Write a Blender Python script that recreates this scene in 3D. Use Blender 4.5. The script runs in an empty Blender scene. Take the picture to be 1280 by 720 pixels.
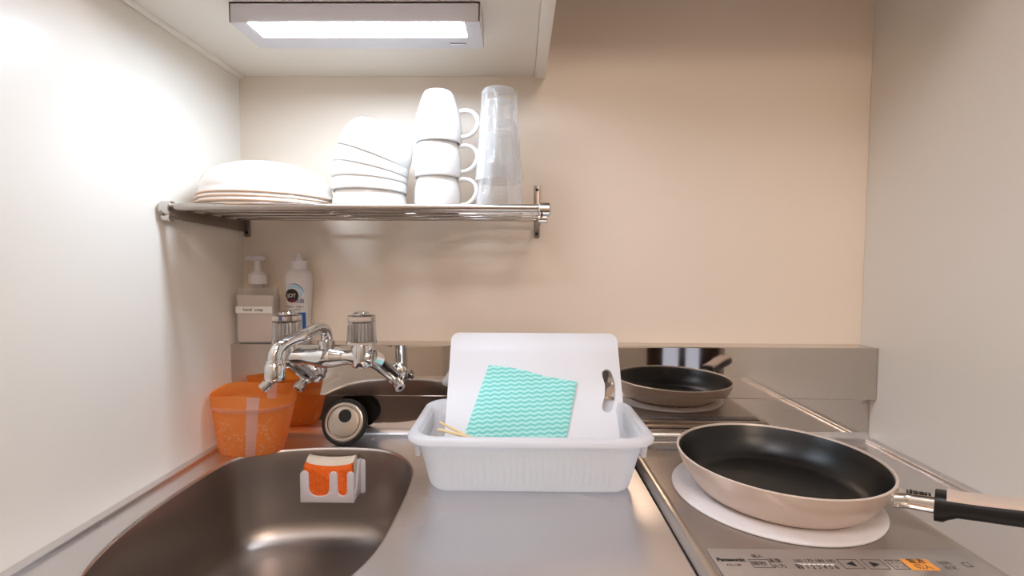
import bpy, bmesh, math, random
from mathutils import Vector, Matrix, Euler
random.seed(4)
PI = math.pi
scene = bpy.context.scene
COL = scene.collection

# ------------------------------------------------------------------ materials
def s2l(c):
    return tuple((x/12.92 if x <= .04045 else ((x+.055)/1.055)**2.4) for x in c)

def mat(name, rgb, rough=.5, metal=0., noise=0., nscale=8., bump=0., bscale=60., stretch=None, coat=0.,
        trans=0., ior=1.45, sss=0., emit=None, estr=0., rvar=0., spec=None):
    """principled material with procedural colour / roughness variation; rgb is sRGB 0..1"""
    m = bpy.data.materials.new(name); m.use_nodes = True
    nt = m.node_tree; b = nt.nodes['Principled BSDF']
    c = s2l(rgb)
    b.inputs['Base Color'].default_value = (*c, 1)
    b.inputs['Roughness'].default_value = rough
    b.inputs['Metallic'].default_value = metal
    b.inputs['IOR'].default_value = ior
    if spec is not None: b.inputs['Specular IOR Level'].default_value = spec
    if coat:
        b.inputs['Coat Weight'].default_value = coat; b.inputs['Coat Roughness'].default_value = .08
    if trans: b.inputs['Transmission Weight'].default_value = trans
    if sss:
        b.inputs['Subsurface Weight'].default_value = sss
        b.inputs['Subsurface Radius'].default_value = (.02, .02, .02)
        b.inputs['Subsurface Scale'].default_value = .5
    if emit:
        b.inputs['Emission Color'].default_value = (*emit, 1)
        b.inputs['Emission Strength'].default_value = estr
    tc = nt.nodes.new('ShaderNodeTexCoord'); mp = nt.nodes.new('ShaderNodeMapping')
    nt.links.new(tc.outputs['Object'], mp.inputs['Vector'])
    if stretch: mp.inputs['Scale'].default_value = stretch
    nz = nt.nodes.new('ShaderNodeTexNoise'); nz.inputs['Scale'].default_value = nscale
    nz.inputs['Detail'].default_value = 2
    nt.links.new(mp.outputs['Vector'], nz.inputs['Vector'])
    if noise:
        mx = nt.nodes.new('ShaderNodeMix'); mx.data_type = 'RGBA'
        mx.inputs[6].default_value = (*[x*(1-noise) for x in c], 1)
        mx.inputs[7].default_value = (*[min(1, x*(1+noise)) for x in c], 1)
        nt.links.new(nz.outputs['Fac'], mx.inputs[0]); nt.links.new(mx.outputs[2], b.inputs['Base Color'])
    if rvar:
        mr = nt.nodes.new('ShaderNodeMapRange')
        mr.inputs[1].default_value = .3; mr.inputs[2].default_value = .7
        mr.inputs[3].default_value = max(.01, rough-rvar); mr.inputs[4].default_value = rough+rvar
        nt.links.new(nz.outputs['Fac'], mr.inputs[0]); nt.links.new(mr.outputs[0], b.inputs['Roughness'])
    if bump:
        n2 = nt.nodes.new('ShaderNodeTexNoise'); n2.inputs['Scale'].default_value = bscale; n2.inputs['Detail'].default_value = 3
        nt.links.new(mp.outputs['Vector'], n2.inputs['Vector'])
        bp = nt.nodes.new('ShaderNodeBump'); bp.inputs['Strength'].default_value = bump; bp.inputs['Distance'].default_value = .002
        nt.links.new(n2.outputs['Fac'], bp.inputs['Height']); nt.links.new(bp.outputs['Normal'], b.inputs['Normal'])
    return m

M = {}
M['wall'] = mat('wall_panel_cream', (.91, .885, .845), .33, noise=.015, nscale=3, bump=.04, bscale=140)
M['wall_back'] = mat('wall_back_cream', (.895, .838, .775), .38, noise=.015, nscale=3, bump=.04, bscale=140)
M['room'] = mat('room_wallpaper', (.80, .78, .75), .8, noise=.03, nscale=20, bump=.1, bscale=200)
M['floor'] = mat('floor_wood', (.50, .40, .31), .45, noise=.2, nscale=6, stretch=(1, 12, 1))
M['ceil'] = mat('ceiling_paper', (.85, .84, .82), .9, noise=.02)
M['cab'] = mat('cabinet_laminate', (.935, .915, .88), .45, noise=.01, nscale=5)
M['cab_dark'] = mat('base_cabinet_laminate', (.83, .80, .76), .45, noise=.01)
M['lampbody'] = mat('lamp_plastic', (.86, .85, .86), .45, noise=.01)
M['steel'] = mat('counter_steel', (.87, .855, .855), .275, 1., noise=.015, nscale=2, rvar=.012)
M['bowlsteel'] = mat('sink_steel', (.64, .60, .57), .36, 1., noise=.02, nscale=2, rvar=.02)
M['mirror'] = mat('backsplash_steel', (.80, .77, .74), .04, 1., noise=.02, nscale=6, rvar=.012, stretch=(1, 1, 6))
M['shelfsteel'] = mat('shelf_steel', (.68, .64, .61), .25, 1., noise=.03)
M['bracket'] = mat('bracket_steel_dark', (.56, .52, .49), .35, 1., noise=.05)
M['chrome'] = mat('chrome', (.90, .90, .90), .05, 1., noise=.01)
M['chromedull'] = mat('chrome_satin', (.80, .78, .76), .2, 1., noise=.02)
M['ceramic'] = mat('white_ceramic', (.93, .93, .925), .12, noise=.005, nscale=4)
M['plate'] = mat('plate_ceramic', (.93, .92, .905), .15, noise=.005, nscale=4)
M['rim'] = mat('unglazed_rim', (.86, .74, .64), .6, noise=.05, nscale=40)
M['white_plastic'] = mat('white_plastic', (.95, .94, .95), .35, noise=.01)
M['rackplastic'] = mat('rack_plastic', (.94, .935, .94), .30, noise=.01)
M['boardplastic'] = mat('board_plastic', (.845, .845, .86), .5, noise=.012, nscale=10, bump=.05, bscale=250)
M['rubber'] = mat('black_rubber', (.07, .065, .06), .45, noise=.1, nscale=30)
M['brushed'] = mat('brushed_disc', (.76, .72, .68), .28, 1., noise=.05, nscale=30)
M['blackplastic'] = mat('black_bakelite', (.055, .052, .052), .38, noise=.1, nscale=20, bump=.05)
M['coating'] = mat('nonstick_coating', (.075, .075, .073), .33, noise=.12, nscale=60, bump=.06, bscale=500)
M['panbeige'] = mat('pan_enamel_beige', (.83, .75, .695), .30, .12, noise=.02, nscale=15, coat=.3)
M['panrim'] = mat('pan_rim', (.94, .91, .88), .3, .6, noise=.02)
M['mat_white'] = mat('heat_mat_white', (.855, .835, .83), .45, noise=.015, nscale=10)
M['hob'] = mat('hob_top_champagne', (.67, .63, .60), .28, .75, noise=.012, nscale=2)
M['hobframe'] = mat('hob_frame', (.74, .70, .66), .28, .9, noise=.02)
M['hobpanel'] = mat('hob_panel_silver', (.71, .675, .65), .30, .6, noise=.015)
M['ventgrey'] = mat('hob_vent_grey', (.50, .465, .45), .5, .3, noise=.25, nscale=120)
M['ink'] = mat('print_black', (.13, .115, .105), .6, noise=.05)
M['inkgrey'] = mat('print_grey', (.36, .33, .31), .6, noise=.05)
M['inkwhite'] = mat('print_white', (.92, .91, .90), .6, noise=.02)
M['orangebtn'] = mat('button_orange', (.93, .62, .28), .5, noise=.03)
M['red'] = mat('print_red', (.70, .14, .18), .6, noise=.05)
M['blue'] = mat('print_blue', (.16, .33, .58), .5, noise=.05)
M['navy'] = mat('print_navy', (.20, .22, .45), .5, noise=.05)
M['paleblue'] = mat('print_pale_blue', (.64, .78, .86), .5, noise=.03)
M['labelwhite'] = mat('label_white', (.93, .92, .90), .6, noise=.01)
M['soap'] = mat('soap_milky', (.86, .82, .79), .4, noise=.01, sss=.3)
M['detergent'] = mat('detergent_bottle', (.91, .89, .88), .35, noise=.01)
M['wood'] = mat('pale_wood', (.90, .80, .62), .6, noise=.12, nscale=12, stretch=(1, 14, 14))
M['green'] = mat('green_paint', (.33, .62, .28), .5, noise=.1)
M['spongew'] = mat('sponge_white', (.91, .88, .82), .9, noise=.05, nscale=80, bump=.5, bscale=300)
M['spongeo'] = mat('scrub_orange', (.95, .40, .10), .85, noise=.30, nscale=160, bump=.8, bscale=400)
M['darkwood'] = mat('dark_wood_frame', (.20, .13, .09), .4, noise=.2, nscale=8, stretch=(6, 6, 1))
M['dark'] = mat('dark_gap', (.05, .05, .05), .7, noise=.1)

def glassmat(name, rgb, rough=.0, ior=1.45, weight=1.):
    m = mat(name, rgb, rough, trans=weight, ior=ior)
    return m
M['glass'] = glassmat('clear_glass', (.985, .985, .985), 0., 1.45, 1.)
M['crystal'] = glassmat('clear_acrylic', (.96, .96, .97), .02, 1.49)
def thinclear(name, tint, rough=.08, fac=.10, edge=.75):
    m = mat(name, (.95, .95, .95), rough)
    nt = m.node_tree; b = nt.nodes['Principled BSDF']; out = nt.nodes['Material Output']
    tr = nt.nodes.new('ShaderNodeBsdfTransparent'); tr.inputs[0].default_value = (*s2l(tint), 1)
    fr = nt.nodes.new('ShaderNodeLayerWeight'); fr.inputs[0].default_value = .35
    mr = nt.nodes.new('ShaderNodeMapRange'); mr.inputs[3].default_value = fac; mr.inputs[4].default_value = edge
    nt.links.new(fr.outputs['Facing'], mr.inputs[0])
    ms = nt.nodes.new('ShaderNodeMixShader'); nt.links.new(mr.outputs[0], ms.inputs[0])
    nt.links.new(tr.outputs[0], ms.inputs[1]); nt.links.new(b.outputs[0], ms.inputs[2]); nt.links.new(ms.outputs[0], out.inputs[0])
    return m
M['clearplastic'] = thinclear('clear_bottle_plastic', (.97, .965, .96))

def emission(name, rgb, s):
    m = bpy.data.materials.new(name); m.use_nodes = True
    nt = m.node_tree; nt.nodes.clear()
    o = nt.nodes.new('ShaderNodeOutputMaterial'); e = nt.nodes.new('ShaderNodeEmission')
    e.inputs['Color'].default_value = (*rgb, 1); e.inputs['Strength'].default_value = s
    nt.links.new(e.outputs[0], o.inputs[0]); return m
M['led'] = emission('led_diffuser_glow', (.69, .83, 1.0), 76.)
M['roomlamp'] = emission('room_lamp_glow', (.96, .93, 1.0), 19.3)
M['filllamp'] = emission('added_fill_lamp_glow', (1., .805, .65), 19.7)  # glow of the added fill lamp behind the camera
M['daypane'] = emission('daylit_frosted_pane', (.66, .70, .86), 1.0)

# wavy stripes of the dish cloth, in the cloth's own UV
def cloth_mat():
    m = bpy.data.materials.new('turquoise_wave_cloth'); m.use_nodes = True
    nt = m.node_tree; b = nt.nodes['Principled BSDF']; N = nt.nodes.new; L = nt.links.new
    uv = N('ShaderNodeUVMap'); uv.uv_map = 'UVMap'
    sp = N('ShaderNodeSeparateXYZ'); L(uv.outputs[0], sp.inputs[0])
    def math_(op, a, b_=None):
        n = N('ShaderNodeMath'); n.operation = op
        for i, v in enumerate((a, b_)):
            if v is None: continue
            if isinstance(v, (int, float)): n.inputs[i].default_value = v
            else: L(v, n.inputs[i])
        return n.outputs[0]
    tri = math_('PINGPONG', math_('MULTIPLY', sp.outputs[0], 1/.0072), 1.0)
    sm = math_('SINE', math_('MULTIPLY', tri, PI)) if False else tri
    v = math_('ADD', math_('MULTIPLY', sp.outputs[1], 1/.0076), math_('MULTIPLY', sm, .36))
    fr = math_('PINGPONG', v, .5)
    ramp = N('ShaderNodeValToRGB')
    ramp.color_ramp.elements[0].position = .14; ramp.color_ramp.elements[0].color = (*s2l((.45, .775, .745)), 1)
    ramp.color_ramp.elements[1].position = .34; ramp.color_ramp.elements[1].color = (*s2l((.675, .875, .855)), 1)
    L(fr, ramp.inputs[0]); L(ramp.outputs[0], b.inputs['Base Color'])
    b.inputs['Roughness'].default_value = .9
    nz = N('ShaderNodeTexNoise'); nz.inputs['Scale'].default_value = 900
    L(uv.outputs[0], nz.inputs['Vector'])
    bp = N('ShaderNodeBump'); bp.inputs['Strength'].default_value = .3; bp.inputs['Distance'].default_value = .001
    L(nz.outputs['Fac'], bp.inputs['Height']); L(bp.outputs[0], b.inputs['Normal'])
    return m
M['cloth'] = cloth_mat()

# orange translucent bubble plastic: bubbles on the lower body, smooth above the weld
def bubble_mat():
    m = bpy.data.materials.new('orange_bubble_plastic'); m.use_nodes = True
    nt = m.node_tree; b = nt.nodes['Principled BSDF']; N = nt.nodes.new; L = nt.links.new
    out = nt.nodes['Material Output']
    tc = N('ShaderNodeTexCoord'); sp = N('ShaderNodeSeparateXYZ'); L(tc.outputs['Object'], sp.inputs[0])
    vo = N('ShaderNodeTexVoronoi'); vo.inputs['Scale'].default_value = 165
    L(tc.outputs['Object'], vo.inputs['Vector'])
    low = N('ShaderNodeMapRange'); low.inputs[1].default_value = .080; low.inputs[2].default_value = .045
    L(sp.outputs[2], low.inputs[0])
    nz = N('ShaderNodeTexNoise'); nz.inputs['Scale'].default_value = 45; L(tc.outputs['Object'], nz.inputs['Vector'])
    nr = N('ShaderNodeMapRange'); nr.inputs[1].default_value = .36; nr.inputs[2].default_value = .55; L(nz.outputs['Fac'], nr.inputs[0])
    br = N('ShaderNodeMapRange'); br.inputs[1].default_value = .50; br.inputs[2].default_value = .15; L(vo.outputs['Distance'], br.inputs[0])
    m1 = N('ShaderNodeMath'); m1.operation = 'MULTIPLY'; L(low.outputs[0], m1.inputs[0]); L(br.outputs[0], m1.inputs[1])
    m1b = N('ShaderNodeMath'); m1b.operation = 'MULTIPLY'; L(m1.outputs[0], m1b.inputs[0]); L(nr.outputs[0], m1b.inputs[1])
    mx = N('ShaderNodeMix'); mx.data_type = 'RGBA'; L(m1b.outputs[0], mx.inputs[0])
    mx.inputs[6].default_value = (*s2l((1., .77, .47)), 1); mx.inputs[7].default_value = (*s2l((1., .95, .78)), 1)
    L(mx.outputs[2], b.inputs['Base Color']); b.inputs['Roughness'].default_value = .22
    bp = N('ShaderNodeBump'); bp.inputs['Strength'].default_value = .5; bp.inputs['Distance'].default_value = .0015
    L(m1.outputs[0], bp.inputs['Height']); L(bp.outputs[0], b.inputs['Normal'])
    tl = N('ShaderNodeBsdfTranslucent'); L(mx.outputs[2], tl.inputs[0])
    ms = N('ShaderNodeMixShader'); ms.inputs[0].default_value = .62
    L(b.outputs[0], ms.inputs[1]); L(tl.outputs[0], ms.inputs[2])
    tr = N('ShaderNodeBsdfTransparent'); tr.inputs[0].default_value = (*s2l((1., .82, .56)), 1)
    m2 = N('ShaderNodeMixShader'); m2.inputs[0].default_value = .36
    L(ms.outputs[0], m2.inputs[1]); L(tr.outputs[0], m2.inputs[2]); L(m2.outputs[0], out.inputs[0])
    return m
M['bubble'] = bubble_mat()
def translucent(key, fac, tint):
    nt = M[key].node_tree; b = nt.nodes['Principled BSDF']; out = nt.nodes['Material Output']
    tl = nt.nodes.new('ShaderNodeBsdfTranslucent'); tl.inputs[0].default_value = (*s2l(tint), 1)
    ms = nt.nodes.new('ShaderNodeMixShader'); ms.inputs[0].default_value = fac
    nt.links.new(b.outputs[0], ms.inputs[1]); nt.links.new(tl.outputs[0], ms.inputs[2]); nt.links.new(ms.outputs[0], out.inputs[0])
M['glass'] = thinclear('clear_glass', (.985, .985, .985), .04, .025, .62)
translucent('rackplastic', .62, (.96, .96, .97)); translucent('lampbody', .09, (.92, .88, .86)); translucent('white_plastic', .45, (.97, .96, .97))
translucent('detergent', .3, (.93, .91, .90))
def seam_mat(nm='pouch_clear_seam', tfac=.30):
    m = mat(nm, (.88, .80, .78), .3, noise=.1, nscale=80)
    nt = m.node_tree; b = nt.nodes['Principled BSDF']; out = nt.nodes['Material Output']
    tl = nt.nodes.new('ShaderNodeBsdfTranslucent'); tl.inputs[0].default_value = (.75, .66, .64, 1)
    ms = nt.nodes.new('ShaderNodeMixShader'); ms.inputs[0].default_value = .4
    nt.links.new(b.outputs[0], ms.inputs[1]); nt.links.new(tl.outputs[0], ms.inputs[2])
    tr = nt.nodes.new('ShaderNodeBsdfTransparent'); m2 = nt.nodes.new('ShaderNodeMixShader'); m2.inputs[0].default_value = tfac
    nt.links.new(ms.outputs[0], m2.inputs[1]); nt.links.new(tr.outputs[0], m2.inputs[2]); nt.links.new(m2.outputs[0], out.inputs[0])
    return m
M['band'] = seam_mat('pouch_weld_band', .72)
M['seam'] = seam_mat()

# ------------------------------------------------------------------ mesh helpers
def wloc(o):
    v = Vector((0, 0, 0))
    while o: v += o.location; o = o.parent
    return v

def finish(name, bm, m, parent=None, smooth=35, local=False):
    """link bm as one mesh object; coordinates are world ones unless local"""
    bmesh.ops.recalc_face_normals(bm, faces=bm.faces[:])
    me = bpy.data.meshes.new(name)
    bm.to_mesh(me); bm.free()
    o = bpy.data.objects.new(name, me); COL.objects.link(o)
    if m: me.materials.append(m)
    if parent:
        o.parent = parent
        if not local:
            me.transform(Matrix.Translation(-wloc(parent)))
    for p in me.polygons: p.use_smooth = True
    me.set_sharp_from_angle(angle=math.radians(smooth))
    return o

def thing(name, label, cat, loc=(0, 0, 0), group=None):
    o = bpy.data.objects.new(name, None); COL.objects.link(o)
    o.empty_display_size = .02
    o.location = loc; o['label'] = label; o['category'] = cat; o['kind'] = 'thing'
    if group: o['group'] = group
    return o

def tag(o, label, cat, group=None):
    o['label'] = label; o['category'] = cat; o['kind'] = 'thing'
    if group: o['group'] = group
    return o

def recenter(o, loc):
    """move a top-level mesh's origin to loc (mesh given in world coordinates)"""
    o.data.transform(Matrix.Translation(-Vector(loc))); o.location = loc
    return o

def struct(o):
    o['kind'] = 'structure'; return o

def box(bm, x0, x1, y0, y1, z0, z1, bev=0., seg=2):
    r = bmesh.ops.create_cube(bm, size=1.)
    vs = r['verts']
    for v in vs:
        v.co = Vector(((x0+x1)/2+v.co.x*(x1-x0), (y0+y1)/2+v.co.y*(y1-y0), (z0+z1)/2+v.co.z*(z1-z0)))
    if bev:
        es = list({e for v in vs for e in v.link_edges})
        bmesh.ops.bevel(bm, geom=es, offset=bev, segments=seg, profile=.5, affect='EDGES')

def bx(name, x0, x1, y0, y1, z0, z1, m, parent=None, bev=0., seg=2):
    bm = bmesh.new(); box(bm, x0, x1, y0, y1, z0, z1, bev, seg)
    return finish(name, bm, m, parent)

def loft(bm, loops, close=True, cap0=False, cap1=False):
    rows = [[bm.verts.new(p) for p in lp] for lp in loops]
    n = len(rows[0])
    for a, b in zip(rows, rows[1:]):
        for i in range(n if close else n-1):
            j = (i+1) % n
            try: bm.faces.new((a[i], a[j], b[j], b[i]))
            except ValueError: pass
    if cap0: bm.faces.new(rows[0])
    if cap1: bm.faces.new(rows[-1])
    return rows

def lathe(bm, prof, seg=48, c=(0, 0, 0), mtx=None):
    """revolve (r, z) points about z; r == 0 closes to a point"""
    rows = []
    new = []
    for r, z in prof:
        if r < 1e-7:
            v = bm.verts.new((c[0], c[1], c[2]+z)); rows.append([v]); new.append(v)
        else:
            row = [bm.verts.new((c[0]+r*math.cos(2*PI*i/seg), c[1]+r*math.sin(2*PI*i/seg), c[2]+z)) for i in range(seg)]
            rows.append(row); new += row
    for a, b in zip(rows, rows[1:]):
        for i in range(seg):
            j = (i+1) % seg
            if len(a) == 1 and len(b) == 1: continue
            if len(a) == 1: bm.faces.new((a[0], b[j], b[i]))
            elif len(b) == 1: bm.faces.new((a[i], a[j], b[0]))
            else: bm.faces.new((a[i], a[j], b[j], b[i]))
    if mtx is not None:
        for v in new: v.co = mtx @ v.co
    return new

def catmull(pts, sub=8, closed=False):
    P = [Vector(p) for p in pts]; n = len(P); out = []
    rng = range(n) if closed else range(n-1)
    for i in rng:
        p1 = P[i]; p2 = P[(i+1) % n]
        p0 = P[(i-1) % n] if (closed or i > 0) else p1*2-p2
        p3 = P[(i+2) % n] if (closed or i+2 < n) else p2*2-p1
        for k in range(sub):
            t = k/sub
            out.append(.5*((2*p1)+(p2-p0)*t+(2*p0-5*p1+4*p2-p3)*t*t+(3*p1-p0-3*p2+p3)*t**3))
    if not closed: out.append(P[-1])
    return out

def tube(bm, pts, rad, seg=16, caps=True, flat=1.0):
    P = [Vector(p) for p in pts]; n = len(P)
    R = rad if isinstance(rad, (list, tuple)) else [rad]*n
    t0 = (P[1]-P[0]).normalized()
    up = Vector((0, 0, 1)) if abs(t0.z) < .9 else Vector((0, 1, 0))
    u = (up - t0*up.dot(t0)).normalized()
    loops = []
    for i in range(n):
        if i == 0: t = P[1]-P[0]
        elif i == n-1: t = P[-1]-P[-2]
        else: t = (P[i+1]-P[i]).normalized()+(P[i]-P[i-1]).normalized()
        t.normalize()
        u = (u - t*u.dot(t)).normalized(); w = t.cross(u)
        loops.append([P[i]+(u*math.cos(2*PI*k/seg)*flat+w*math.sin(2*PI*k/seg))*R[i] for k in range(seg)])
    loft(bm, loops, True, caps, caps)

def rrect(w, h, r, n=6, c=(0, 0)):
    """rounded rectangle outline, counter-clockwise"""
    out = []
    for cx, cy, a0 in ((w/2-r, h/2-r, 0), (-w/2+r, h/2-r, PI/2), (-w/2+r, -h/2+r, PI), (w/2-r, -h/2+r, 1.5*PI)):
        for k in range(n+1):
            a = a0+PI/2*k/n
            out.append((c[0]+cx+r*math.cos(a), c[1]+cy+r*math.sin(a)))
    return out

def prism(bm, outline, f0, f1, bev=0.):
    """extrude a 2-D outline between two maps f0 / f1: (u,v)->xyz"""
    a = [bm.verts.new(f0(*p)) for p in outline]; b = [bm.verts.new(f1(*p)) for p in outline]
    n = len(a)
    fa = bm.faces.new(a); fb = bm.faces.new(b[::-1])
    for i in range(n):
        j = (i+1) % n; bm.faces.new((a[j], a[i], b[i], b[j]))
    if bev:
        es = [e for e in fa.edges]+[e for e in fb.edges]
        bmesh.ops.bevel(bm, geom=es, offset=bev, segments=2, profile=.5, affect='EDGES')
    return fa, fb

def text_bm(bm, s, size, f, align='CENTER', ext=.0, bold=0.):
    """write a word as mesh; f maps the flat letter plane (u,v,w) to xyz"""
    cu = bpy.data.curves.new('word', 'FONT'); cu.body = s; cu.size = size; cu.align_x = align; cu.align_y = 'CENTER'
    cu.extrude = ext; cu.offset = bold; cu.resolution_u = 3
    ob = bpy.data.objects.new('word', cu); COL.objects.link(ob)
    dg = bpy.context.evaluated_depsgraph_get(); dg.update()
    me = bpy.data.meshes.new_from_object(ob.evaluated_get(dg))
    vs = [bm.verts.new(f(v.co.x, v.co.y, v.co.z)) for v in me.vertices]
    for p in me.polygons:
        try: bm.faces.new([vs[i] for i in p.vertices])
        except ValueError: pass
    bpy.data.objects.remove(ob); bpy.data.curves.remove(cu); bpy.data.meshes.remove(me)

def dup(root, loc, label, rot=None):
    r = root.copy(); COL.objects.link(r); r.location = loc; r['label'] = label
    if rot: r.rotation_euler = rot
    for ch in list(root.children):
        c = ch.copy(); COL.objects.link(c); c.parent = r
        for g in list(ch.children):
            d = g.copy(); COL.objects.link(d); d.parent = c
    return r

# ------------------------------------------------------------------ camera
W = 1.2
cam_d = bpy.data.cameras.new('camera'); cam = bpy.data.objects.new('camera', cam_d); COL.objects.link(cam)
F_PX, PITCH, YAW, ROLL = 600., .04984, .01168, .00503
cam_d.sensor_width = 36.; cam_d.lens = F_PX*36/1280; cam_d.clip_start = .01; cam_d.clip_end = 50
cy_, sy_, cp_, sp_ = math.cos(YAW), math.sin(YAW), math.cos(PITCH), math.sin(PITCH)
fw = Vector((-sy_*cp_, cy_*cp_, -sp_)); rt = Vector((cy_, sy_, 0)); up = rt.cross(fw)
r2 = rt*math.cos(ROLL)+up*math.sin(ROLL); u2 = up*math.cos(ROLL)-rt*math.sin(ROLL)
mw = Matrix((r2, u2, -fw)).transposed().to_4x4(); mw.translation = (.5357, -.93141, .32778)
cam.matrix_world = mw
scene.camera = cam

# ------------------------------------------------------------------ the setting
ZF, ZC, YF, XR, XL = -.85, 1.50, -2.6, 3.0, -.0
struct(bx('wall_left', -.08, 0, YF-.08, .08, ZF-.05, ZC, M['wall']))
struct(bx('wall_back', -.0, XR+.08, 0, .08, ZF-.05, ZC, M['wall_back']))
struct(bx('wall_right', W, W+.09, -.70, 0, ZF, ZC, M['wall'], bev=.002))
struct(bx('wall_side', XR, XR+.08, YF-.08, 0, ZF-.05, ZC, M['room']))
bm = bmesh.new()       # front wall behind the viewer, with an opening for the glazed balcony door
DX0, DX1, DZ1 = 1.468, 1.98, .95
box(bm, 0, DX0, YF-.08, YF, ZF-.05, ZC); box(bm, DX1, XR, YF-.08, YF, ZF-.05, ZC); box(bm, DX0, DX1, YF-.08, YF, DZ1, ZC)
struct(finish('wall_front', bm, M['room']))
struct(bx('floor', 0, XR, YF-.08, 0, ZF-.05, ZF, M['floor']))
struct(bx('ceiling', 0, XR, YF-.08, 0, ZC, ZC+.05, M['ceil']))
d = thing('window_1', 'glazed door with dark brown wooden frame seen reflected in the steel backsplash', 'window', (DX0, YF, ZF))
d['kind'] = 'structure'
bm = bmesh.new()
for a, b in ((DX0, DX0+.11), (DX0+.232, DX0+.272), (DX1-.13, DX1)): box(bm, a, b, YF-.06, YF+.02, ZF, DZ1, .004)
box(bm, DX0+.11, DX1-.13, YF-.06, YF+.015, ZF, ZF+.12, .004); box(bm, DX0+.11, DX1-.13, YF-.06, YF+.015, DZ1-.08, DZ1, .004)
finish('window_frame', bm, M['darkwood'], d)
for a, b in ((DX0+.11, DX0+.232), (DX0+.272, DX1-.13)):
    bx('pane', a, b, YF-.03, YF-.02, ZF+.12, DZ1-.08, M['daypane'], d)
def ceiling_lamp(x, y, r, label, glow):
    l = thing('ceiling_lamp', label, 'lamp', (x, y, ZC)); k = r/.24
    bm = bmesh.new(); lathe(bm, [(0, 0), (.24*k, 0), (.245*k, -.015), (.235*k, -.03), (0, -.03)], 48, (x, y, ZC)); finish('lamp_base', bm, M['lampbody'], l)
    bm = bmesh.new(); lathe(bm, [(0, -.03), (.225*k, -.03), (.22*k, -.055), (.17*k, -.085), (.09*k, -.1), (0, -.105)], 48, (x, y, ZC)); finish('lamp_shade', bm, glow, l)
ceiling_lamp(.48, -1.20, .24, 'round white flush ceiling lamp nearest the kitchen counter', M['roomlamp'])
ceiling_lamp(1.05, -2.12, .34, 'large round fill lamp added on the unseen ceiling, near the glazed door', M['filllamp'])  # invented second lamp, added out of view to fill the counter from the front

# ------------------------------------------------------------------ wall cabinet above the shelf
ZCB = .684
wc = thing('wall_cabinet', 'cream wall cabinet hanging in the upper left corner above the dishes', 'cabinet', (0, 0, ZCB))
bm = bmesh.new(); box(bm, .0, .565, -.36, 0, ZCB, 1.32, .001); finish('body', bm, M['cab'], wc)
bm = bmesh.new(); box(bm, .5655, .5855, -.362, -.0005, ZCB-.0035, 1.32, .001); finish('side_panel', bm, M['cab'], wc)
bm = bmesh.new(); box(bm, .0005, .011, -.36, -.0005, ZCB-.006, ZCB+.001, .002); finish('filler_strip', bm, M['cab'], wc)
for a, b in ((.002, .29), (.293, .584)):
    dd = bx('door', a, b, -.382, -.363, ZCB+.004, 1.318, M['cab'], wc, .002)
    xh = b-.03 if a < .1 else a+.03
    bx('handle', xh-.005, xh+.005, -.402, -.382, ZCB+.03, ZCB+.13, M['chromedull'], dd, .003)

rh = thing('range_hood', 'steel range hood mounted on the back wall above the induction hob', 'range hood', (.895, 0, .88))
bm = bmesh.new()
hl = [[(.593, -.001, z), (1.197, -.001, z), (1.197, y, z), (.593, y, z)] for y, z in ((-.43, .880), (-.43, .925), (-.36, 1.10), (-.36, 1.32))]
loft(bm, hl, True, False, True)
box(bm, .593, 1.197, -.43, -.41, .872, .885, .002); box(bm, .593, .612, -.41, -.001, .872, .885, .002); box(bm, 1.178, 1.197, -.41, -.001, .872, .885, .002)
finish('canopy', bm, M['hobframe'], rh)
bx('filter', .6125, 1.1775, -.409, -.002, .884, .892, M['ventgrey'], rh)
ll = thing('under_cabinet_light', 'white slim LED light bar fixed under the wall cabinet', 'light', (.31, -.22, .657))
bm = bmesh.new()
LX0, LX1, LY0, LY1, LZ0, LZ1 = .1385, .4820, -.2608, -.1800, .657, ZCB
# body as an open-bottom shell: rim plate with a window for the diffuser and a slot for the switch
ZW = LZ0+.0015
box(bm, LX0, LX1, LY0, LY0+.0012, ZW, LZ1); box(bm, LX0, LX1, LY1-.0015, LY1, ZW, LZ1)
box(bm, LX0, LX0+.0015, LY0, LY1, ZW, LZ1); box(bm, LX1-.0015, LX1, LY0, LY1, ZW, LZ1)
DXa, DXb, DYa, DYb = .1625, .4605, -.2592, -.2165
box(bm, LX0, DXa, LY0, LY1, LZ0, LZ0+.0015); box(bm, DXb, LX1, LY0, LY1, LZ0, LZ0+.0015)
box(bm, DXa, DXb, DYb, LY1, LZ0, LZ0+.0015); box(bm, DXa, DXb, LY0, DYa, LZ0, LZ0+.0015); box(bm, LX0, LX1, LY0, LY1, LZ1-.002, LZ1)
finish('housing', bm, M['lampbody'], ll)
bx('diffuser', DXa, DXb, DYa, DYb, LZ0+.0002, LZ0+.003, M['led'], ll)
sw = bx('switch', .433, .456, -.1965, -.190, LZ0-.0016, LZ0+.0005, M['lampbody'], ll, .0006)
bx('switch_slot', .4325, .4565, -.1985, -.1965, LZ0-.0004, LZ0+.0006, M['inkgrey'], ll)

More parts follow.
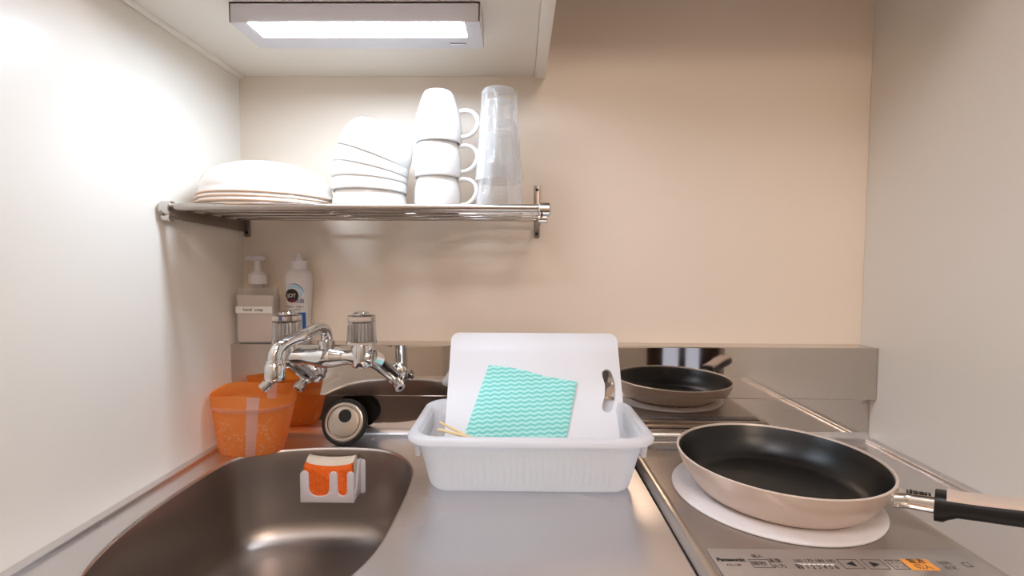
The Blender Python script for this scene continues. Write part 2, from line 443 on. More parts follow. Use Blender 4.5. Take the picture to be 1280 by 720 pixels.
# ------------------------------------------------------------------ sink counter
sc = thing('sink_counter', 'stainless steel sink counter with raised backsplash running wall to wall', 'counter', (0.6, -.27, 0))
hole_pts = [(.0535, -.235), (.0612, -.160), (.092, -.1255), (.150, -.1060), (.229, -.0985), (.300, -.1065), (.345, -.1395),
            (.3705, -.190), (.3775, -.250), (.3790, -.335), (.3745, -.405), (.352, -.462), (.300, -.498), (.220, -.508), (.140, -.498),
            (.088, -.458), (.0635, -.395), (.0540, -.320)]
hole = [Vector((p.x, p.y)) for p in catmull([(x, y, 0) for x, y in hole_pts], 8, True)]
NH = len(hole)
hc = Vector((.216, -.300))
def inset(loop, d):
    out = []
    n = len(loop)
    for i in range(n):
        t = (loop[(i+1) % n]-loop[i-1]).normalized()
        nn = Vector((-t.y, t.x))
        if nn.dot(hc-loop[i]) < 0: nn = -nn
        out.append(loop[i]+nn*d)
    return out
YFRONT, LIPW = -.545, .0195
# worktop left of the hob, with the sink opening: bridge the hole to a surrounding rectangle by angle
def ray_rect(p, x0, x1, y0, y1):
    dr = p-hc; ts = []
    if dr.x > 1e-9: ts.append((x1-hc.x)/dr.x)
    if dr.x < -1e-9: ts.append((x0-hc.x)/dr.x)
    if dr.y > 1e-9: ts.append((y1-hc.y)/dr.y)
    if dr.y < -1e-9: ts.append((y0-hc.y)/dr.y)
    return hc+dr*min(ts)
bm = bmesh.new()
X0, X1, Y0, Y1 = LIPW, .42, YFRONT, -.045
outer = [ray_rect(p, X0, X1, Y0, Y1) for p in hole]
for corner in ((X0, Y0), (X0, Y1), (X1, Y0), (X1, Y1)):      # snap the nearest sample to each corner
    k = min(range(NH), key=lambda i: (outer[i]-Vector(corner)).length); outer[k] = Vector(corner)
rim0 = inset(hole, -.0035)
rows = loft(bm, [[(p.x, p.y, 0) for p in outer], [(p.x, p.y, .0) for p in inset(hole, -.009)], [(p.x, p.y, .0012) for p in rim0],
                 [(p.x, p.y, .0012) for p in inset(hole, -.0015)], [(p.x, p.y, .0) for p in hole],
                 [(p.x, p.y, -.0025) for p in inset(hole, .0008)]])
# rest of the flat top, right of the sink
def quad(bm, pts): bm.faces.new([bm.verts.new(p) for p in pts])
XE = W-LIPW-.0005
quad(bm, [(X1, Y0, 0), (XE, Y0, 0), (XE, Y1, 0), (X1, Y1, 0)])
# raised side lips and front edge
def lipstrip(bm, prof, y0, y1):
    loft(bm, [[(x, y0, z) for x, z in prof], [(x, y1, z) for x, z in prof]], False)
lp = [(0.0005, .0005), (.0005, .0050), (.0130, .0050), (.0142, .0046), (.0148, .0038), (.0150, .0010), (.0156, .0002), (.0195, 0)]
lipstrip(bm, lp, Y0, Y1); lipstrip(bm, [(W-x, z) for x, z in lp], Y0, Y1)
# front drop edge
fp = [(Y0, 0), (Y0-.004, -.001), (Y0-.007, -.004), (Y0-.008, -.008), (Y0-.008, -.04), (Y0+.01, -.04)]
loft(bm, [[(.0005, y, z) for y, z in fp], [(W-.0005, y, z) for y, z in fp]], False)
# back cove up to the lower splash panel and that panel
Rv = .0135
cv = [(Y1, 0)]+[(Y1+Rv*math.sin(a), Rv-Rv*math.cos(a)) for a in [PI/2*k/8 for k in range(1, 9)]]
loft(bm, [[(.0005, y, z) for y, z in cv], [(W-.0005, y, z) for y, z in cv]], False)
wt = finish('worktop', bm, M['steel'], sc, 40)
bm = bmesh.new()
YB = Y1+Rv
quad(bm, [(.0005, YB, Rv), (W-.0005, YB, Rv), (W-.0005, YB, .082), (.0005, YB, .082)])
finish('lower_splash_panel', bm, M['mirror'], sc)
bm = bmesh.new(); box(bm, .0005, W-.0005, -.0480, -.0005, .0800, .1763, .0016, 3)
finish('backsplash_ledge', bm, M['mirror'], sc, 5)
# bowl
bm = bmesh.new()
prof = [(.0008, -.0025), (.002, -.008), (.004, -.03), (.008, -.100), (.010, -.120), (.0145, -.134), (.023, -.1465), (.036, -.1535), (.052, -.156)]
loops = [[(p.x, p.y, z) for p in inset(hole, dd)] for dd, z in prof]
last = [Vector((p[0], p[1])) for p in loops[-1]]
dc = Vector((.216, -.335)); RD = .052
for k in range(1, 6):
    t = k/5
    lp2 = []
    for p in last:
        q = dc+(p-dc).normalized()*RD
        r = p.lerp(q, t); lp2.append((r.x, r.y, -.156-.003*t))
    loops.append(lp2)
loft(bm, loops)
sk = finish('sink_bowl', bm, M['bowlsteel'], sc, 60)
bm = bmesh.new()
lathe(bm, [(.0535, 0), (.050, .0012), (.046, -.002), (.044, -.02), (.042, -.055), (0, -.057)], 48, (dc.x, dc.y, -.159))
finish('drain', bm, M['chromedull'], sk)

# base cabinet below the counter
bc = thing('base_cabinet', 'cream base cabinet with plain doors carrying the steel sink counter', 'cabinet', (.6, -.27, ZF))
bm = bmesh.new()
box(bm, .004, .022, -.53, -.01, ZF, -.042); box(bm, W-.022, W-.004, -.53, -.01, ZF, -.042); box(bm, .022, W-.022, -.50, -.01, ZF+.08, ZF+.098)
box(bm, .022, W-.022, -.53, -.51, -.10, -.042); box(bm, .022, W-.022, -.49, -.475, ZF, ZF+.08)
finish('carcass', bm, M['cab_dark'], bc)
for k in range(3):
    a = .006+k*.3965; b = a+.393
    dd = bx('door', a, b, -.549, -.531, ZF+.085, -.046, M['cab_dark'], bc, .002)
    bx('handle', b-.06, b-.045, -.571, -.549, -.22, -.10, M['chromedull'], dd, .004)

# ------------------------------------------------------------------ pipe shelf
ZS = .4135
sh = thing('pipe_shelf', 'stainless steel pipe wall shelf carrying the plates, bowls, mugs and glasses', 'shelf', (.29, 0, .40))
def rod(name, y, z, r, x0=.006, x1=.574):
    bm = bmesh.new(); tube(bm, [(x0, y, z), (x1, y, z)], r, 14); return finish(name, bm, M['shelfsteel'], sh)
rod('front_rail', -.214, ZS-.0028, .0058)
for y in (-.168, -.121, -.074, -.027): rod('rod', y, ZS-.0028, .0028)
for xs, sgn in ((.008, 1), (.5705, 1)):
    bm = bmesh.new()
    # side arm: flat strap from the wall to the front, curled round the front rail
    th = .0035; w0 = xs-th/2; w1 = xs+th/2
    arm = [(-.001, .388), (-.001, .408), (-.06, .4085), (-.205, .4095), (-.222, .4125), (-.2245, .404), (-.222, .3975), (-.20, .3945), (-.10, .391)]
    prism(bm, arm, lambda u, v: (w0, u, v), lambda u, v: (w1, u, v), .0006)
    br = finish('bracket', bm, M['bracket'], sh)
    bm = bmesh.new()
    cx = .012 if xs < .1 else .5745
    mt = Matrix.Translation((cx, -.2145, .4085)) @ Matrix.Rotation(PI/2, 4, 'Y')
    lathe(bm, [(0, -.0085), (.0095, -.0085), (.0108, -.007), (.0108, .007), (.0095, .0085), (0, .0085)], 28, mtx=mt)
    mt = Matrix.Translation((cx-.002, -.2125, .3955)) @ Matrix.Rotation(PI/2, 4, 'Y')
    lathe(bm, [(0, -.007), (.006, -.007), (.0068, -.006), (.0068, .006), (.006, .007), (0, .007)], 24, mtx=mt)
    finish('clamp', bm, M['chromedull'], br)
    bm = bmesh.new()
    xp = .0105 if xs < .1 else .572
    pts = rrect(.0110, .100, .003, 4, (xp, .428))
    prism(bm, pts, lambda u, v: (u, -.0042, v), lambda u, v: (u, -.0002, v), .0004)
    finish('wall_plate', bm, M['bracket'], br)
    for zz in (.470, .386):
        bm = bmesh.new(); lathe(bm, [(0, 0), (.003, 0), (.0026, .001), (0, .0014)], 16, mtx=Matrix.Translation((xp, -.0040, zz)) @ Matrix.Rotation(PI/2, 4, 'X')); finish('screw', bm, M['dark'], br)
# ------------------------------------------------------------------ dishes on the shelf (all upside down)
def arc(cx, cz, r, a0, a1, n):
    return [(cx+r*math.cos(math.radians(a0+(a1-a0)*k/n)), cz+r*math.sin(math.radians(a0+(a1-a0)*k/n))) for k in range(n+1)]

def plate_bm():
    bm = bmesh.new()
    R, H, t = .1055, .056, .0042
    out = [(R-.0012, 0), (R, .0012), (R, .003), (R-.003, .0065)]
    for k in range(1, 13):                       # domed wall
        a = PI/2*k/12
        out.append((.058+(R-.003-.058)*math.cos(a)**.95, .0065+(H-.0065-.004)*math.sin(a)))
    out += [(.056, H), (.052, H), (.051, H-.003), (0, H-.003)]
    inn = [(0, H-.003-t)]+[(max(r-t, .002), z-t*.9) for r, z in out[::-1][4:-3]]+[(R-.0045, .001)]
    lathe(bm, out+inn+[(R-.0012, 0)], 72)
    return bm
PX, PY = .1118, -.1135
pl0 = tag(finish('dinner_plate', plate_bm(), M['plate'], smooth=50), 'topmost upturned white dinner plate, its whole domed underside showing', 'plate', 'white plates stacked upside down on the shelf')
# the unglazed foot-side band on the edge
pl0.data.materials.append(M['rim'])
for p in pl0.data.polygons:
    cz = sum(pl0.data.vertices[v].co.z for v in p.vertices)/len(p.vertices)
    r = math.hypot(*(sum(pl0.data.vertices[v].co[i] for v in p.vertices)/len(p.vertices) for i in (0, 1)))
    if cz < .0031 and r > .1: p.material_index = 1
ST = .0066
pl0.location = (PX, PY, ZS+3*ST); pl0.rotation_euler = (0, 0, .3)
for k, lab in ((2, 'second white plate from the top of the stack, only its rim line showing'),
               (1, 'third white plate from the top, rim just above the bottom plate'),
               (0, 'lowest white plate of the upturned stack, lying on the shelf pipes')):
    dup(pl0, (PX+(.0015, .0, -.001)[k], PY+(.001, -.001, 0)[k], ZS+k*ST), lab, (0, 0, k*1.1))

def bowl_bm():
    bm = bmesh.new()
    R, H, t = .0612, .0585, .0034
    out = [(R-.0012, 0), (R, .0012)]
    for k in range(0, 15):
        a = PI/2*k/14
        out.append((.027+(R-.027)*max(0, math.cos(a))**.75, .003+(H-.006)*math.sin(a)**1.05))
    out += [(.0258, H), (.0228, H), (.0218, H-.002), (0, H-.002)]
    inn = [(0, H-.002-t)]+[(max(r-t, .002), z-t*.9) for r, z in out[::-1][4:-2]]
    lathe(bm, out+inn+[(R-.0012, 0)], 64)
    return bm
BX, BY = .2860, -.118
bo0 = tag(finish('bowl', bowl_bm(), M['ceramic'], smooth=50), 'lowest white bowl of the five, upside down on the shelf pipes', 'bowl', 'white bowls stacked upside down on the shelf')
SB = .0238
bo0.location = (BX, BY, ZS)
for k, (dx, tilt, dz, lab) in enumerate(((.0, .02, .032, 'second white bowl from the shelf, resting level on the lowest bowl'),
                                (.0005, .07, .0515, 'middle white bowl of the five stacked upside down'),
                                (.0025, .22, .0700, 'second white bowl from the top, tipping slightly to the right'),
                                (.0065, .36, .0905, 'topmost white bowl, tilted to the right with its round base up'))):
    dup(bo0, (BX+dx, BY, ZS+dz), lab, (0, tilt, 0))

MX, MY = .4000, -.117
def mug_things():
    t = thing('mug', 'lowest white mug of three, upside down on the shelf pipes', 'mug', (MX, MY, ZS), 'white mugs stacked upside down on the shelf')
    bm = bmesh.new()
    R, H, tk = .0385, .0860, .0034
    out = [(R-.0016, 0), (R-.0003, .0012), (R, .003), (R+.0004, .018), (R, .032), (R-.0018, .044), (R-.0052, .058), (R-.0092, .071), (R-.0122, .0795),
           (R-.0150, .0845), (R-.0180, H), (R-.0195, H), (R-.0205, H-.0015), (0, H-.0015)]
    inn = [(0, H-.006), (R-.020, H-.006)]+[(r-tk, z) for r, z in out[::-1][6:-2]]+[(R-tk, .001)]
    lathe(bm, out+inn+[(R-.0016, 0)], 56)
    finish('cup', bm, M['ceramic'], t, 50, local=True)
    bm = bmesh.new()
    pts = catmull([(R-.003, 0, .054), (R+.008, 0, .0555), (R+.019, 0, .0525), (R+.0265, 0, .044), (R+.0275, 0, .034), (R+.022, 0, .0225), (R+.012, 0, .0145), (R-.002, 0, .0115)], 5)
    tube(bm, pts, [.0046]*len(pts), 12, flat=.82)
    finish('handle', bm, M['ceramic'], t, 60, local=True)
    return t
mg = mug_things(); mg.rotation_euler = (0, 0, -.06)
SM = .0568
dup(mg, (MX+.0005, MY, ZS+SM), 'middle white mug, pinched between the lowest and the topmost mug', (0, 0, .05))
dup(mg, (MX+.002, MY, ZS+2*SM), 'topmost white mug, narrow base up and handle to the right', (0, 0, -.02))

def tumbler_bm():
    bm = bmesh.new()
    R, Rt, H, t = .0405, .0295, .150, .0021
    N = 80
    def row(r, z, flute=0.):
        return [((r-flute*(.5-.5*math.cos(10*2*PI*i/N)))*math.cos(2*PI*i/N), (r-flute*(.5-.5*math.cos(10*2*PI*i/N)))*math.sin(2*PI*i/N), z) for i in range(N)]
    def Ro(z): return R+(Rt-R)*(z/H)**.9
    rows = []
    rows.append(row(R-.0011, -.0)); rows.append(row(R, .0009))
    for z in (.008, .020, .026): rows.append(row(Ro(z), z))
    for z in (.030, .05, .07, .09, .11, .130): rows.append(row(Ro(z), z, .0034))
    rows += [row(Ro(.143)-.0002, .144), row(Rt-.0012, .1488), row(Rt-.004, H), row(Rt*.5, H-.0008), row(.001, H-.0012)]
    outer_n = len(rows)
    zb = H-.017
    inn = [row(.001, zb+.0005), row(Rt*.5, zb), row(Rt-.0065, zb-.0015), row(Rt-.0042, zb-.006)]
    for z in (.11, .09, .07, .05, .035): inn.append(row(Ro(z)-t-(.0012 if z > .04 else 0), z, .0012 if z > .04 else .0))
    inn += [row(Ro(.012)-t*.8, .012), row(R-.0018, .0009), row(R-.0011, 0)]
    rs = loft(bm, rows+inn)
    bmesh.ops.remove_doubles(bm, verts=bm.verts[:], dist=1e-5)
    return bm
GX, GY = .5040, -.118
g0 = tag(finish('glass_tumbler', tumbler_bm(), M['glass'], smooth=40), 'lower clear glass tumbler, mouth down on the shelf pipes beside the mugs', 'glass', 'clear tumblers stacked upside down on the shelf')
g0.location = (GX, GY, ZS)
dup(g0, (GX-.0003, GY, ZS+.0520), 'upper clear glass tumbler, pushed down over the lower tumbler', (0, 0, .3))

# ------------------------------------------------------------------ bottles on the backsplash ledge
ZL = .1764
sd = thing('soap_dispenser', 'clear square soap dispenser with white pump on the steel ledge by the corner', 'soap dispenser', (.0445, -.030, ZL))
def sqbottle(bm, w, d, zs, rr):
    loft(bm, [[(.0445+a*s_, -.030+b*s_, ZL+z) for a, b in rrect(w-2*i_, d-2*i_, max(rr-i_, .001), 6)] for z, i_, s_ in zs], True, True, True)
bm = bmesh.new()
sqbottle(bm, .0705, .031, [(0, .004, 1), (.0012, .0015, 1), (.004, 0, 1), (.094, 0, 1), (.100, .0008, 1), (.1045, .003, 1)], .006)
bm2 = bm
finish('bottle', bm, M['clearplastic'], sd, 50)
bm = bmesh.new()
sqbottle(bm, .0675, .0280, [(.0022, .003, 1), (.005, 0, 1), (.0905, 0, 1)], .0048)
finish('liquid_soap', bm, M['soap'], sd, 50)
bm = bmesh.new()
lathe(bm, [(.0118, .1040), (.0118, .113), (.0, .113)], 32, (.0445, -.030, ZL)); finish('neck', bm, M['clearplastic'], sd)
bm = bmesh.new()
lathe(bm, [(0, .1118), (.0155, .1118), (.016, .1124), (.0158, .1285), (.0150, .1300), (.011, .1305), (.0105, .1345), (.0062, .1355), (.0058, .1400), (.0052, .1560), (0, .1560)], 36, (.0445, -.030, ZL))
pump = finish('pump', bm, M['white_plastic'], sd)
bm = bmesh.new()
lathe(bm, [(0, .1555), (.0085, .1555), (.0125, .1575), (.0135, .1600), (.0120, .1632), (.0065, .1658), (0, .1666)], 32, (.0460, -.030, ZL))
tube(bm, catmull([(.044, -.0300, ZL+.1612), (.033, -.0335, ZL+.1608), (.0275, -.0355, ZL+.1592), (.0260, -.036, ZL+.1565)], 4), [.0052]*5+[.0045]*4+[.0034]*4, 14)
finish('nozzle', bm, M['white_plastic'], pump)
bm = bmesh.new()
box(bm, .0105, .0785, -.0461, -.04555, ZL+.0575, ZL+.0700)
lbl = finish('label', bm, M['labelwhite'], sd); lbl['label'] = 'white label strip reading hand soap'
bm = bmesh.new()
text_bm(bm, 'hand  soap', .0085, lambda u, v, w: (.0430+u*1.02, -.04625, ZL+.0640+v), bold=.0001)
finish('lettering', bm, M['ink'], lbl)

jd = thing('detergent_bottle', 'white dish detergent bottle with a round black logo and blue corner on the ledge', 'bottle', (.1208, -.027, ZL))
JX, JY = .1208, -.0265
def jloop(w, d, z, n=8, sx=0.): return [(JX+sx+a, JY+b, ZL+z) for a, b in rrect(w, d, min(w, d)*.42, n)]
jprof = [(.0370, .030, 0), (.0395, .033, .002), (.0400, .0335, .03), (.0410, .034, .055), (.0445, .0345, .085), (.0490, .035, .108), (.0500, .035, .120), (.0480, .034, .129), (.041, .031, .136), (.034, .027, .1395)]
bm = bmesh.new(); loft(bm, [jloop(w, d, z) for w, d, z in jprof], True, True, True)
finish('bottle', bm, M['detergent'], jd, 50)
bm = bmesh.new(); lathe(bm, [(0, .1390), (.0150, .1390), (.0156, .1396), (.0152, .1545), (.0145, .1555), (0, .1555)], 32, (JX, JY, ZL))
cap = finish('cap', bm, M['white_plastic'], jd)
bm = bmesh.new(); lathe(bm, [(0, .1550), (.0080, .1550), (.0075, .1610), (.0058, .1630), (.0050, .1680), (.0035, .1700), (0, .1700)], 28, (JX, JY, ZL))
finish('nozzle', bm, M['white_plastic'], cap)
def jfront(u, v, off=.0004):   # wrap flat artwork on the front face
    z = v
    for pa, pb in zip(jprof, jprof[1:]):
        if pa[2] <= z <= pb[2]:
            t_ = (z-pa[2])/(pb[2]-pa[2]); wd = pa[0]+(pb[0]-pa[0])*t_; dep = pa[1]+(pb[1]-pa[1])*t_
    r = min(dep, wd)*.42
    hw = wd/2-r
    au = abs(u)
    yy = -dep/2
    if au > hw:
        q = min(1, (au-hw)/r); yy = -dep/2+r*(1-math.sqrt(max(0, 1-q*q)))
    return (JX+u, JY+yy-off, ZL+z)
def artdisc(name, m, cx, cz, r0, r1, a0, a1, parent, off):
    bm = bmesh.new(); n = 32
    A = [a0+(a1-a0)*k/n for k in range(n+1)]
    if r0 < 1e-6:
        c = bm.verts.new(jfront(cx, cz, off)); prev = None
        for q in range(1, 11):
            ring = [bm.verts.new(jfront(cx+r1*q/10*math.cos(a), cz+r1*q/10*math.sin(a), off)) for a in A]
            for i in range(n):
                if prev: bm.faces.new((prev[i], ring[i], ring[i+1], prev[i+1]))
                else: bm.faces.new((c, ring[i], ring[i+1]))
            prev = ring
    else:
        k0 = [bm.verts.new(jfront(cx+r0*math.cos(a), cz+r0*math.sin(a), off)) for a in A]
        k1 = [bm.verts.new(jfront(cx+(r0+(r1-r0)*math.sin(PI*i/n)**.6)*math.cos(a), cz+(r0+(r1-r0)*math.sin(PI*i/n)**.6)*math.sin(a), off)) for i, a in enumerate(A)]
        for i in range(n): bm.faces.new((k0[i], k1[i], k1[i+1], k0[i+1]))
    return finish(name, bm, m, parent)
lg = artdisc('logo_disc', M['ink'], -.0055, .0905, 0, .0128, 0, 2*PI, jd, .0007); lg['label'] = 'round black logo'
artdisc('logo_crescent', M['paleblue'], -.0035, .0920, .0135, .0200, -.35, 2.3, jd, .0005)
artdisc('logo_outline', M['blue'], -.0030, .0925, .0196, .0209, .1, 2.1, jd, .0006)
bm = bmesh.new(); text_bm(bm, 'JOY', .0104, lambda u, v, w: jfront(-.0056+u*.92, .0905+v, .0013)); finish('lettering', bm, M['inkwhite'], lg)
bm = bmesh.new(); text_bm(bm, 'W', .0095, lambda u, v, w: jfront(-.0040+u, .0795+v, .0014)); finish('red_letter', bm, M['red'], jd)
bm = bmesh.new(); text_bm(bm, '除菌', .0085, lambda u, v, w: jfront(.0085+u, .0800+v, .0014)); finish('navy_letters', bm, M['navy'], jd)
bm = bmesh.new(); text_bm(bm, '食器洗い 除菌も', .0046, lambda u, v, w: jfront(-.001+u, .0695+v, .0008)); text_bm(bm, '台所用', .0042, lambda u, v, w: jfront(.004+u, .0640+v, .0008)); finish('small_print', bm, M['inkgrey'], jd)
bm = bmesh.new()      # blue panel at the lower right
g = [[bm.verts.new(jfront(u, v, .0005)) for u in (.004, .008, .0115, .0140, .0160, .0175)] for v in (.003, .015, .030, .045, .0590)]
for a, b in zip(g, g[1:]):
    for i in range(5): bm.faces.new((a[i], a[i+1], b[i+1], b[i]))
finish('blue_panel', bm, M['blue'], jd)

# ------------------------------------------------------------------ faucet
fa = thing('faucet', 'chrome wall mixer faucet with two clear knobs and a swivel spout over the sink', 'faucet', (.224, -.048, .12))
FY, FZ = -.150, .1735
XLk, XRk, XC = .1570, .2800, .2215
bm = bmesh.new()
body = [(.1385, .0), (.1390, .0115), (.1420, .0140), (.157, .0158), (.170, .0145), (.184, .0125), (.198, .0140), (.210, .0172), (.2215, .0186), (.234, .0172), (.246, .0138), (.258, .0122), (.268, .0140), (.280, .0158), (.296, .0142), (.2995, .0115), (.3000, 0)]
mt = Matrix.Translation((0, FY, FZ)) @ Matrix.Rotation(PI/2, 4, 'Y')
lathe(bm, [(r_, x_) for x_, r_ in body], 36, mtx=mt)
for xk in (XLk, XRk):
    lathe(bm, [(0, -.016), (.0150, -.016), (.0165, -.013), (.0170, 0), (.0165, .018), (.0150, .0235), (0, .0235)], 32, (xk, FY, FZ))
lathe(bm, [(0, 0), (.0115, .0), (.0115, .020), (.0135, .0205), (.0135, .0275), (.011, .029), (0, .029)], 28, (XC, FY, FZ))
finish('valve_body', bm, M['chrome'], fa, 45)
for xk in (XLk, XRk):
    c = (xk, FY, FZ+.0235)
    bm = bmesh.new()
    N = 72
    def krow(r, z, f=0.): return [(c[0]+(r-f*(i % 4 > 1))*math.cos(2*PI*i/N), c[1]+(r-f*(i % 4 > 1))*math.sin(2*PI*i/N), c[2]+z) for i in range(N)]
    loft(bm, [krow(.012, -.0015), krow(.0235, -.0010), krow(.0245, .0010), krow(.0238, .005), krow(.0222, .035), krow(.0226, .0405), krow(.0222, .0450), krow(.0195, .0462), krow(.0125, .0466)], True, True, True)
    kn = finish('knob', bm, M['crystal'], fa, 40); kn['label'] = 'clear acrylic tap knob with chrome cap'
    bm = bmesh.new()      # ribbed chrome core inside the clear knob
    N2 = 48
    def crow(r, z, f=.0012): return [(c[0]+(r-f*(i % 2))*math.cos(2*PI*i/N2), c[1]+(r-f*(i % 2))*math.sin(2*PI*i/N2), c[2]+z) for i in range(N2)]
    loft(bm, [crow(.0150, .0025), crow(.0185, .004), crow(.0176, .034), crow(.014, .036)], True, True, True)
    finish('knob_core', bm, M['chromedull'], kn, 25)
    bm = bmesh.new(); lathe(bm, [(.0, .0468), (.0135, .0468), (.0135, .0488), (.0118, .0511), (.006, .0528), (0, .0532)], 32, c)
    finish('knob_cap', bm, M['chrome'], kn)
bm = bmesh.new()
sp = catmull([(XC, FY, FZ+.024), (XC+.001, FY-.001, FZ+.038), (XC-.001, FY-.006, FZ+.046), (XC-.008, FY-.022, FZ+.0485), (.2080, -.196, .2175), (.1980, -.224, .2130),
              (.1910, -.243, .2070), (.1880, -.2510, .1975), (.1875, -.2525, .186), (.1875, -.2525, .176)], 7)
tube(bm, sp, .0095, 18)
spo = finish('spout', bm, M['chrome'], fa, 60)
bm = bmesh.new()
lathe(bm, [(0, .005), (.0108, .005), (.0116, .004), (.0116, .0005), (.0126, -.001), (.0138, -.003), (.0140, -.020), (.0130, -.0245), (.0098, -.0265), (0, -.0265)], 32, (.1875, -.2525, .184))
finish('outlet', bm, M['chrome'], spo)
bm = bmesh.new()
tube(bm, [(.1850, -.2525, .161), (.1775, -.2555, .1535)], [.0066, .0066], 18)
tube(bm, [(.1780, -.2553, .1540), (.1720, -.2577, .1480)], [.0080, .0077], 18)
finish('aerator', bm, M['chromedull'], spo)
# supply legs down and back to the ledge face
for x0, x1, zr in ((.2975, .3120, .1235), (.1450, .1560, .1235)):
    bm = bmesh.new()
    tube(bm, [(x0-.004, FY+.004, FZ-.002), (x0+.004, FY+.016, FZ-.010)], [.0145, .0145], 22)
    tube(bm, [(x0, FY+.010, FZ-.006), (x1, -.078, zr+.004)], [.0124, .0124], 22)
    lg = finish('supply_leg', bm, M['chrome'], fa, 50)
    bm = bmesh.new()
    bmesh.ops.create_uvsphere(bm, u_segments=24, v_segments=16, radius=.0138, matrix=Matrix.Translation((x1, -.076, zr)))
    tube(bm, [(x1, -.078, zr), (x1, -.050, zr)], .0105, 22)
    mt = Matrix.Translation((x1, -.048, zr)) @ Matrix.Rotation(PI/2, 4, 'X')
    lathe(bm, [(0, 0.0002), (.021, .0002), (.0205, .002), (.014, .006), (0, .006)], 28, mtx=mt)
    finish('elbow', bm, M['chrome'], lg, 50)
    bm = bmesh.new()
    dv = Vector((.58 if x0 > .2 else -.25, -.62, -.53)).normalized(); p0 = Vector((x1, -.076, zr))
    tube(bm, [p0+dv*.008, p0+dv*.0225], [.0078, .0078], 18); tube(bm, [p0+dv*.0218, p0+dv*.029], [.0100, .0098], 20)
    pg = finish('drain_plug', bm, M['chrome'], lg, 50)
    bm = bmesh.new(); tube(bm, [p0+dv*.0288, p0+dv*.0302], [.0090, .0086], 20); finish('plug_ring', bm, M['white_plastic'], lg)
    bm = bmesh.new(); tube(bm, [p0+dv*.0300, p0+dv*.0308], [.0038, .0036], 16); finish('plug_slot', bm, M['dark'], lg)

# ------------------------------------------------------------------ drain stopper leaning on the backsplash
st = thing('drain_stopper', 'round steel sink drain stopper with black rubber rim leaning against the backsplash', 'drain stopper', (.2225, -.0905, .0005))
st.rotation_euler = (-.30, 0, 0)
def zy(prof, cz):   # lathe about the -y axis, local coordinates, disc standing on z=0
    m_ = Matrix.Translation((0, 0, cz)) @ Matrix.Rotation(PI/2, 4, 'X')
    return m_
RS = .0415
bm = bmesh.new()
lathe(bm, [(0, -.014), (.030, -.014), (.036, -.013), (RS-.001, -.009), (RS, -.006), (RS, -.002), (RS-.002, .0005), (.0345, .0010), (.0340, -.003), (0, -.003)], 56, mtx=zy(None, RS))
finish('rubber_rim', bm, M['rubber'], st, 40, local=True)
bm = bmesh.new()
lathe(bm, [(.0345, -.002), (.0347, .0014), (.0325, .0024), (.0302, .0020), (.0292, -.0018), (.0278, -.0018), (.0270, .0006), (.024, .0014), (0, .0010)], 56, mtx=zy(None, RS))
finish('steel_cap', bm, M['brushed'], st, 40, local=True)
bm = bmesh.new()
lathe(bm, [(0, .0012), (.0118, .0012), (.0115, .0022), (0, .0026)], 32, mtx=zy(None, RS) @ Matrix.Translation((.0012, .0110, 0)))
finish('finger_hole', bm, M['rubber'], st, 40, local=True)

# ------------------------------------------------------------------ orange pouch
po = thing('plastic_pouch', 'orange bubble patterned translucent plastic pouch standing open beside the sink', 'pouch', (.0715, -.1075, 0))
NP = 72
def ploop(cx, cy, a, b, z, n=2.6, wob=0., tilt=0.):
    out = []
    for i in range(NP):
        t = 2*PI*i/NP
        c, s = math.cos(t), math.sin(t)
        x = a*math.copysign(abs(c)**(2/n), c); y = b*math.copysign(abs(s)**(2/n), s)
        zz = z+tilt*(y/b)+wob*math.sin(3*t+.5)
        out.append((cx+x, cy+y, zz))
    return out
pz = [(.0005, .0505, .0340, 0), (.004, .0525, .0360, 0), (.03, .0575, .0395, 0), (.06, .0630, .0425, 0), (.082, .0670, .0440, 0), (.0835, .0682, .0450, 0), (.0865, .0682, .0450, 0), (.088, .0678, .0445, 0), (.1055, .0720, .0455, .0025)]
bm = bmesh.new()
loops = [ploop(.0715+z*.05, -.1075+z*.02, a, b, z, 2.6, w, .003*(z/.1055)) for z, a, b, w in pz]
inner = [ploop(.0715+z*.05, -.1075+z*.02, a-.0012, b-.0012, max(z, .002), 2.6, w, .003*(z/.1055)) for z, a, b, w in pz[::-1]]
loft(bm, loops+inner, True, True, True)
finish('bag', bm, M['bubble'], po, 60)
def seam(i0, i1, zsel, off):
    bm = bmesh.new(); rows = []
    for z, a, b, w in zsel:
        lp_ = ploop(.0715+z*.05, -.1075+z*.02, a+off, b+off, z+.0006, 2.6, w, .003*(z/.1055))
        wig = int(round(1.2*math.sin(z*160)))
        rows.append([lp_[i % NP] for i in range(i0+(wig if .03 < z < .08 else 0), i1+(wig if .03 < z < .08 else 0))])
    loft(bm, rows, False)
    return finish('seam_strip', bm, M['seam'], po, 60)
seam(55, 59, pz, .0005); seam(16, 19, pz[3:], -.0018)
bm = bmesh.new()      # welded band below the mouth
loft(bm, [ploop(.0715+z*.05, -.1075+z*.02, a+.0006, b+.0006, z, 2.6, 0, .003*(z/.1055)) for z, a, b, w in [(.0790, .0664, .0438, 0), (.0832, .0682, .0450, 0), (.0870, .0682, .0450, 0)]], True)
finish('welded_band', bm, M['band'], po, 60)

